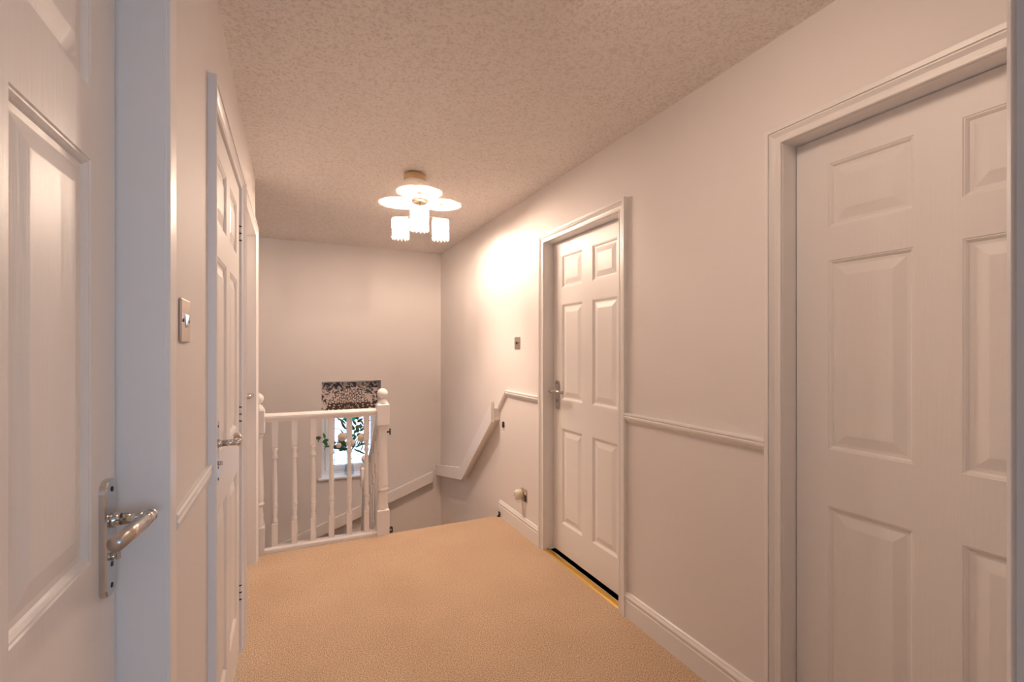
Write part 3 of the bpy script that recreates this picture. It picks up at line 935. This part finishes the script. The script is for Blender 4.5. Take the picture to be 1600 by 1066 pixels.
sprig((-0.27, -0.05, 0.16), 'leafy sprig with dark berries reaching left past the window edge', LEAF_A, 7, True)
sprig((-0.21, -0.02, 0.07), 'low leafy sprig drooping left over the window sill', LEAF_A, 6, True)
sprig((-0.04, 0.0, 0.30), 'upright leafy sprig left of centre in the vase', LEAF_B, 8)
sprig((0.09, -0.01, 0.33), 'tall leafy sprig rising right of centre in the vase', LEAF_A, 10)
sprig((0.15, -0.01, 0.27), 'dense leafy sprig leaning right above the pale rose', LEAF_A, 10)
sprig((0.15, -0.03, 0.06), 'sprig with long leaves leaning right at the vase mouth', LEAF_B, 7)
sprig((0.10, -0.04, -0.01), 'long leaves hanging down right of the vase neck', LEAF_B, 5)
sprig((-0.09, -0.02, 0.05), 'leaves clustered under the left rose', LEAF_A, 7)


def rose(px, dz, dy, r, label):
    o = empty('rose', (VX, VY, VZ + 0.02)); tag(o, label, 'flower', 'pale roses in the window vase')
    c = Vector((px, dy, 0.225 + dz))
    mb = MB(); mb.tube([(px * .1, 0, 0.0), (px * 0.05, 0, 0.2), tuple(c * 0.6 + Vector((0, 0, 0.09))), tuple(c)], 0.003, 6); mb.build('stem', 'stem', o)
    mb = MB()
    for ring, (n, rr, tilt, hh) in enumerate(((7, 1.0, 1.0, 0.0), (6, 0.78, 0.6, 0.10), (5, 0.55, 0.32, 0.18), (4, 0.3, 0.12, 0.24))):
        for k in range(n):
            a_ = 2 * PI * (k + 0.37 * ring) / n
            vs = []; N_ = 4
            for i in range(N_ + 1):
                t = i / N_
                rad = r * (0.15 + (rr - 0.15) * math.sin(t * PI / 2)); y_ = -r * (0.45 * (1 - t) + hh + (0.35 - 0.25 * tilt) * t)
                w_ = r * rr * 0.62 * math.sin(PI * (0.12 + 0.72 * t))
                for s_ in (-1, -0.5, 0, 0.5, 1):
                    ang = a_ + s_ * w_ / max(rad, 0.004) * 0.8
                    vs.append((rad * math.cos(ang), y_ + 0.06 * r * abs(s_), rad * math.sin(ang)))
            fs = [(i * 5 + j, i * 5 + j + 1, i * 5 + j + 6, i * 5 + j + 5) for i in range(N_) for j in range(4)]
            mb.add([(v[0] + c.x, v[1] + c.y, v[2] + c.z) for v in vs], fs, True)
    mb.sphere((c.x, c.y - r * 0.05, c.z), r * 0.42, 10, 8)
    mb.build('bloom', 'rose_petal', o)


rose(-0.070, 0.150, -0.04, 0.046, 'round cream rose on the left of the vase bouquet')
rose(0.004, 0.085, -0.05, 0.044, 'cream rose in the middle above the vase mouth')
rose(0.120, 0.125, -0.03, 0.046, 'cream rose on the right of the vase bouquet')
rose(-0.105, 0.065, -0.03, 0.028, 'small pale bud low on the left of the bouquet')

# ------------------------------------------------------------------ ceiling light
LX, LY = 0.823, 3.27
cl = empty('ceiling_light', (LX, LY, H)); tag(cl, 'three-arm ceiling light with beaded white cylinder shades, lit', 'ceiling light')
mb = MB(); mb.lathe([(0.058, 0.0), (0.060, -0.006), (0.056, -0.014), (0.046, -0.022), (0.026, -0.028), (0.012, -0.031), (0.0065, -0.033), (0.0065, -0.095)], (0, 0, 0), 28); mb.build('canopy', 'lamp_metal', cl)
mb = MB(); mb.lathe([(0.0065, -0.088), (0.016, -0.090), (0.020, -0.100), (0.018, -0.112), (0.008, -0.120), (0.010, -0.128), (1e-6, -0.136)], (0, 0, 0), 20); mb.build('hub', 'lamp_metal', cl)
for ang in (131, 14, 255):
    a_ = math.radians(ang); ca, sa = math.cos(a_), math.sin(a_); RR = 0.168
    px, py = RR * ca, RR * sa
    mb = MB(); mb.tube([(0.015 * ca, 0.015 * sa, -0.100), (px, py, -0.100)], 0.0042, 8)
    mb.tube([(px, py, -0.096), (px, py, -0.140)], 0.0040, 8); mb.lathe([(0.013, -0.165), (0.013, -0.132), (0.006, -0.126)], (px, py, 0), 14)
    mb.build('arm', 'lamp_metal', cl)
    rt, rb = 0.061, 0.061
    mb = MB(); mb.lathe([(rt, -0.113), (rb, -0.190)], (px, py, 0), 32); 
    me = mb.mesh('lamp_shade', 'lit_shade')
    # open the cylinder ends
    import bmesh
    bm = bmesh.new(); bm.from_mesh(me)
    bmesh.ops.delete(bm, geom=[f for f in bm.faces if len(f.verts) > 4], context='FACES')
    bm.to_mesh(me); bm.free()
    sh = link('lamp_shade', me, cl)
    mb = MB()
    for z in (-0.113, -0.190):
        mb.tube([(px + 0.0615 * math.cos(t * PI / 16), py + 0.0615 * math.sin(t * PI / 16), z) for t in range(33)], 0.0030, 6)
    for k in range(4):
        q = a_ + PI / 4 + k * PI / 2
        mb.tube([(px + 0.062 * math.cos(q), py + 0.062 * math.sin(q), -0.113), (px + 0.062 * math.cos(q), py + 0.062 * math.sin(q), -0.190)], 0.0025, 6)
        mb.tube([(px + 0.012 * math.cos(q), py + 0.012 * math.sin(q), -0.135), (px + 0.061 * math.cos(q), py + 0.061 * math.sin(q), -0.114)], 0.0009, 5)
    mb.build('wire_frame', 'wire_metal', sh)
    mb = MB()
    for k in range(26):
        q = 2 * PI * k / 26
        for j in range(5):
            r_ = 0.0042 if j < 4 else 0.0062
            z = -0.197 - j * 0.0098 - (0.004 if j == 4 else 0) - (0.010 if (j == 4 and k % 2) else 0)
            mb.sphere((px + 0.0565 * math.cos(q), py + 0.0565 * math.sin(q), z), r_, 6, 4, 1.0 if j < 4 else 1.6)
    dk = MB()
    for k in range(22):
        q = 2 * PI * (k + 0.5) / 22
        for z, r_ in ((-0.220, 0.0034), (-0.238, 0.0042)):
            dk.sphere((px + 0.0600 * math.cos(q), py + 0.0600 * math.sin(q), z), r_, 6, 4, 1.5)
    dk.build('bead_link', 'wire_metal', sh)['kind'] = 'stuff'
    f = mb.build('bead_fringe', 'crystal', sh); f['kind'] = 'stuff'
    mb = MB(); mb.lathe([(0.010, -0.165), (0.016, -0.180), (0.021, -0.200), (0.020, -0.214), (0.012, -0.226), (1e-6, -0.230)], (px, py, 0), 16)
    mb.build('bulb', 'lit_bulb', sh)
    pl = bpy.data.lights.new('bulb_light', 'POINT'); pl.energy = LAMP_W; pl.color = WARM; pl.shadow_soft_size = 0.014
    po = link('bulb_light', pl, cl, (px, py, -0.192))

# smoke alarm
sa_ = empty('smoke_alarm', (0.672, 2.79, H)); tag(sa_, 'round yellowed smoke alarm on the ceiling in front of the light fitting', 'smoke alarm')
mb = MB(); mb.lathe([(0.050, 0.0), (0.050, -0.008), (0.062, -0.009), (0.065, -0.012), (0.066, -0.040), (0.064, -0.043)], (0, 0, 0), 32); mb.build('housing', 'old_plastic', sa_)
mb = MB(); mb.lathe([(0.0635, -0.0425), (0.0635, -0.0445), (0.060, -0.047), (0.030, -0.048), (1e-6, -0.048)], (0, 0, 0), 32); mb.build('cover', 'cream_plastic', sa_)  # lighter colour paints in the lamp light on the underside
mb = MB()
for k in range(14):
    q = 2 * PI * k / 14
    mb.box(-0.004, 0.004, -0.0005, 0.0005, 0, 0.001) if False else None
    x_, y_ = 0.0640 * math.cos(q), 0.0640 * math.sin(q)
    mb.sphere((x_, y_, -0.0125), 0.0022, 6, 4)
mb.build('vent_slot', 'dark_metal', sa_)['kind'] = 'stuff'
mb = MB(); mb.lathe([(0.006, -0.046), (0.006, -0.050), (0.004, -0.051)], (0.02, -0.02, 0), 12); mb.build('test_button', 'cream_plastic', sa_)

# ------------------------------------------------------------------ switches, socket, fittings
def wall_plate(name, label, cat, x, side, y, z, w=0.088, h=0.088):
    o = empty(name, (x, y, z), PI / 2 if side > 0 else -PI / 2); tag(o, label, cat)
    mb = MB(); mb.bbox(-w / 2, w / 2, -0.0055, -0.0003, -h / 2, h / 2, 0.002)
    pl_ = mb.build('face_plate', 'switch_steel', o)
    return o, pl_
o, fp = wall_plate('light_switch', 'square satin metal light switch on the left wall above the dado rail', 'light switch', L, 1, 1.168, 1.363)
mb = MB(); mb.loft([[(-0.008, -0.0055, -0.014), (0.008, -0.0055, -0.014), (0.008, -0.0055, 0.014), (-0.008, -0.0055, 0.014)], [(-0.006, -0.0075, -0.010), (0.006, -0.0075, -0.010), (0.007, -0.0125, 0.011), (-0.007, -0.0125, 0.011)]]); mb.build('toggle', 'chrome', o)
for sx in (-0.030, 0.030):
    mb = MB(); mb.lathe([(0.0035, 0.0), (0.0035, -0.0012), (0.001, -0.0015)], (sx, -0.0055, 0), 10, 'y'); mb.build('screw', 'dark_metal', o)
o, fp = wall_plate('light_switch', 'square satin metal light switch on the right wall left of the far door', 'light switch', R, -1, 3.055, 1.350)
mb = MB(); mb.bbox(-0.006, 0.006, -0.011, -0.0055, -0.009, 0.009, 0.0015); mb.build('toggle', 'dark_metal', o)
for sx in (-0.030, 0.030):
    mb = MB(); mb.lathe([(0.0035, 0.0), (0.0035, -0.0012), (0.001, -0.0015)], (sx, -0.0055, 0), 10, 'y'); mb.build('screw', 'dark_metal', o)
o, fp = wall_plate('power_socket', 'single metal power socket low on right wall above the skirting', 'power socket', R, -1, 2.945, 0.275)
mb = MB(); mb.bbox(0.020, 0.034, -0.011, -0.0055, 0.012, 0.030, 0.002); mb.build('rocker', 'cream_plastic', o)
mb = MB(); mb.bbox(0.012, 0.041, -0.0068, -0.0055, -0.036, 0.006, 0.0005); mb.build('insert', 'dark_metal', o)
fr = empty('plug_in_air_freshener', (R, 2.975, 0.275), -PI / 2); tag(fr, 'cream plug-in air freshener pushed into the low wall socket', 'air freshener')
mb = MB(); rings = []
for y_, hw, z0_, z1_ in ((-0.0060, 0.022, -0.024, 0.030), (-0.020, 0.026, -0.030, 0.036), (-0.042, 0.026, -0.036, 0.040), (-0.056, 0.020, -0.034, 0.034), (-0.062, 0.010, -0.022, 0.022)):
    ring = []
    for k in range(16):
        q = 2 * PI * k / 16
        ring.append((hw * math.cos(q), y_, (z0_ + z1_) / 2 + (z1_ - z0_) / 2 * math.sin(q)))
    rings.append(ring)
mb.loft(rings, True, True); mb.build('body', 'cream_plastic', fr)
mb = MB(); mb.lathe([(0.012, -0.030), (0.015, -0.034), (0.015, -0.046), (0.011, -0.052)], (0, -0.034, 0.0), 14); mb.build('refill_bottle', 'vase_glass', fr)
for z_ in (0.014, 0.000):
    mb = MB(); mb.bbox(-0.009, 0.009, -0.0628, -0.0585, z_ - 0.002, z_ + 0.002, 0.0008); mb.build('vent_slot', 'dark_metal', fr)
tr = empty('cable_cover', (R, 2.945, 0.12)); tag(tr, 'narrow white cable cover between the low socket and the skirting board', 'cable cover')
mb = MB(); mb.bbox(-0.005, -0.0003, -0.022, 0.022, 0.0022, 0.108, 0.002); mb.build('cover', 'wall_paint', tr)

# stair gate fittings
g = empty('gate_wall_cup', (R, 3.300, 0.722), -PI / 2); tag(g, 'small black stair gate cup on right wall below the dado rail', 'gate fitting')
mb = MB(); rounded_plate(mb, 0, -0.024, 0.024, 0.028, 0.010, 0.0135); mb.build('cup', 'black_plastic', g)
mb = MB(); mb.lathe([(0.005, 0), (0.005, -0.003), (0.002, -0.004)], (0, -0.0088, 0.0), 10, 'y'); mb.build('screw', 'dark_metal', g)
g = empty('gate_floor_bracket', (R - 0.016, 3.345, 0.0), -PI / 2); tag(g, 'small dark metal gate bracket screwed to the end of the far skirting board', 'gate fitting')
mb = MB(); mb.bbox(-0.017, 0.017, -0.0045, -0.0003, 0.001, 0.036, 0.001); mb.bbox(-0.013, 0.013, -0.020, -0.0045, 0.001, 0.005, 0.001); mb.build('bracket', 'dark_metal', g)
mb = MB(); mb.lathe([(0.004, 0), (0.004, -0.002), (0.001, -0.003)], (0, -0.0044, 0.024), 10, 'y'); mb.build('screw', 'chrome', g)
NR = 0.585 + 0.0425
g = empty('safety_gate_peg', (NR, BY, 0.72)); tag(g, 'small black gate hinge peg on the near face of the tall newel, high up', 'gate fitting')
mb = MB(); mb.bbox(0.002, 0.010, -0.030, -0.018, -0.022, 0.022, 0.001); mb.bbox(-0.016, 0.004, -0.028, -0.020, -0.006, 0.004, 0.001); mb.build('hinge_peg', 'black_plastic', g)
g = empty('safety_gate_bracket', (NR, BY, 0.0)); tag(g, 'small dark gate bracket at the foot of the tall newel post', 'gate fitting')
mb = MB(); mb.bbox(0.0003, 0.024, -0.036, -0.006, 0.004, 0.010, 0.001); mb.bbox(0.0003, 0.005, -0.036, -0.006, 0.004, 0.040, 0.001); mb.bbox(0.019, 0.024, -0.036, -0.006, 0.004, 0.040, 0.001); mb.bbox(0.0003, 0.024, -0.036, -0.006, 0.034, 0.040, 0.001)
mb.build('bracket', 'dark_metal', g)
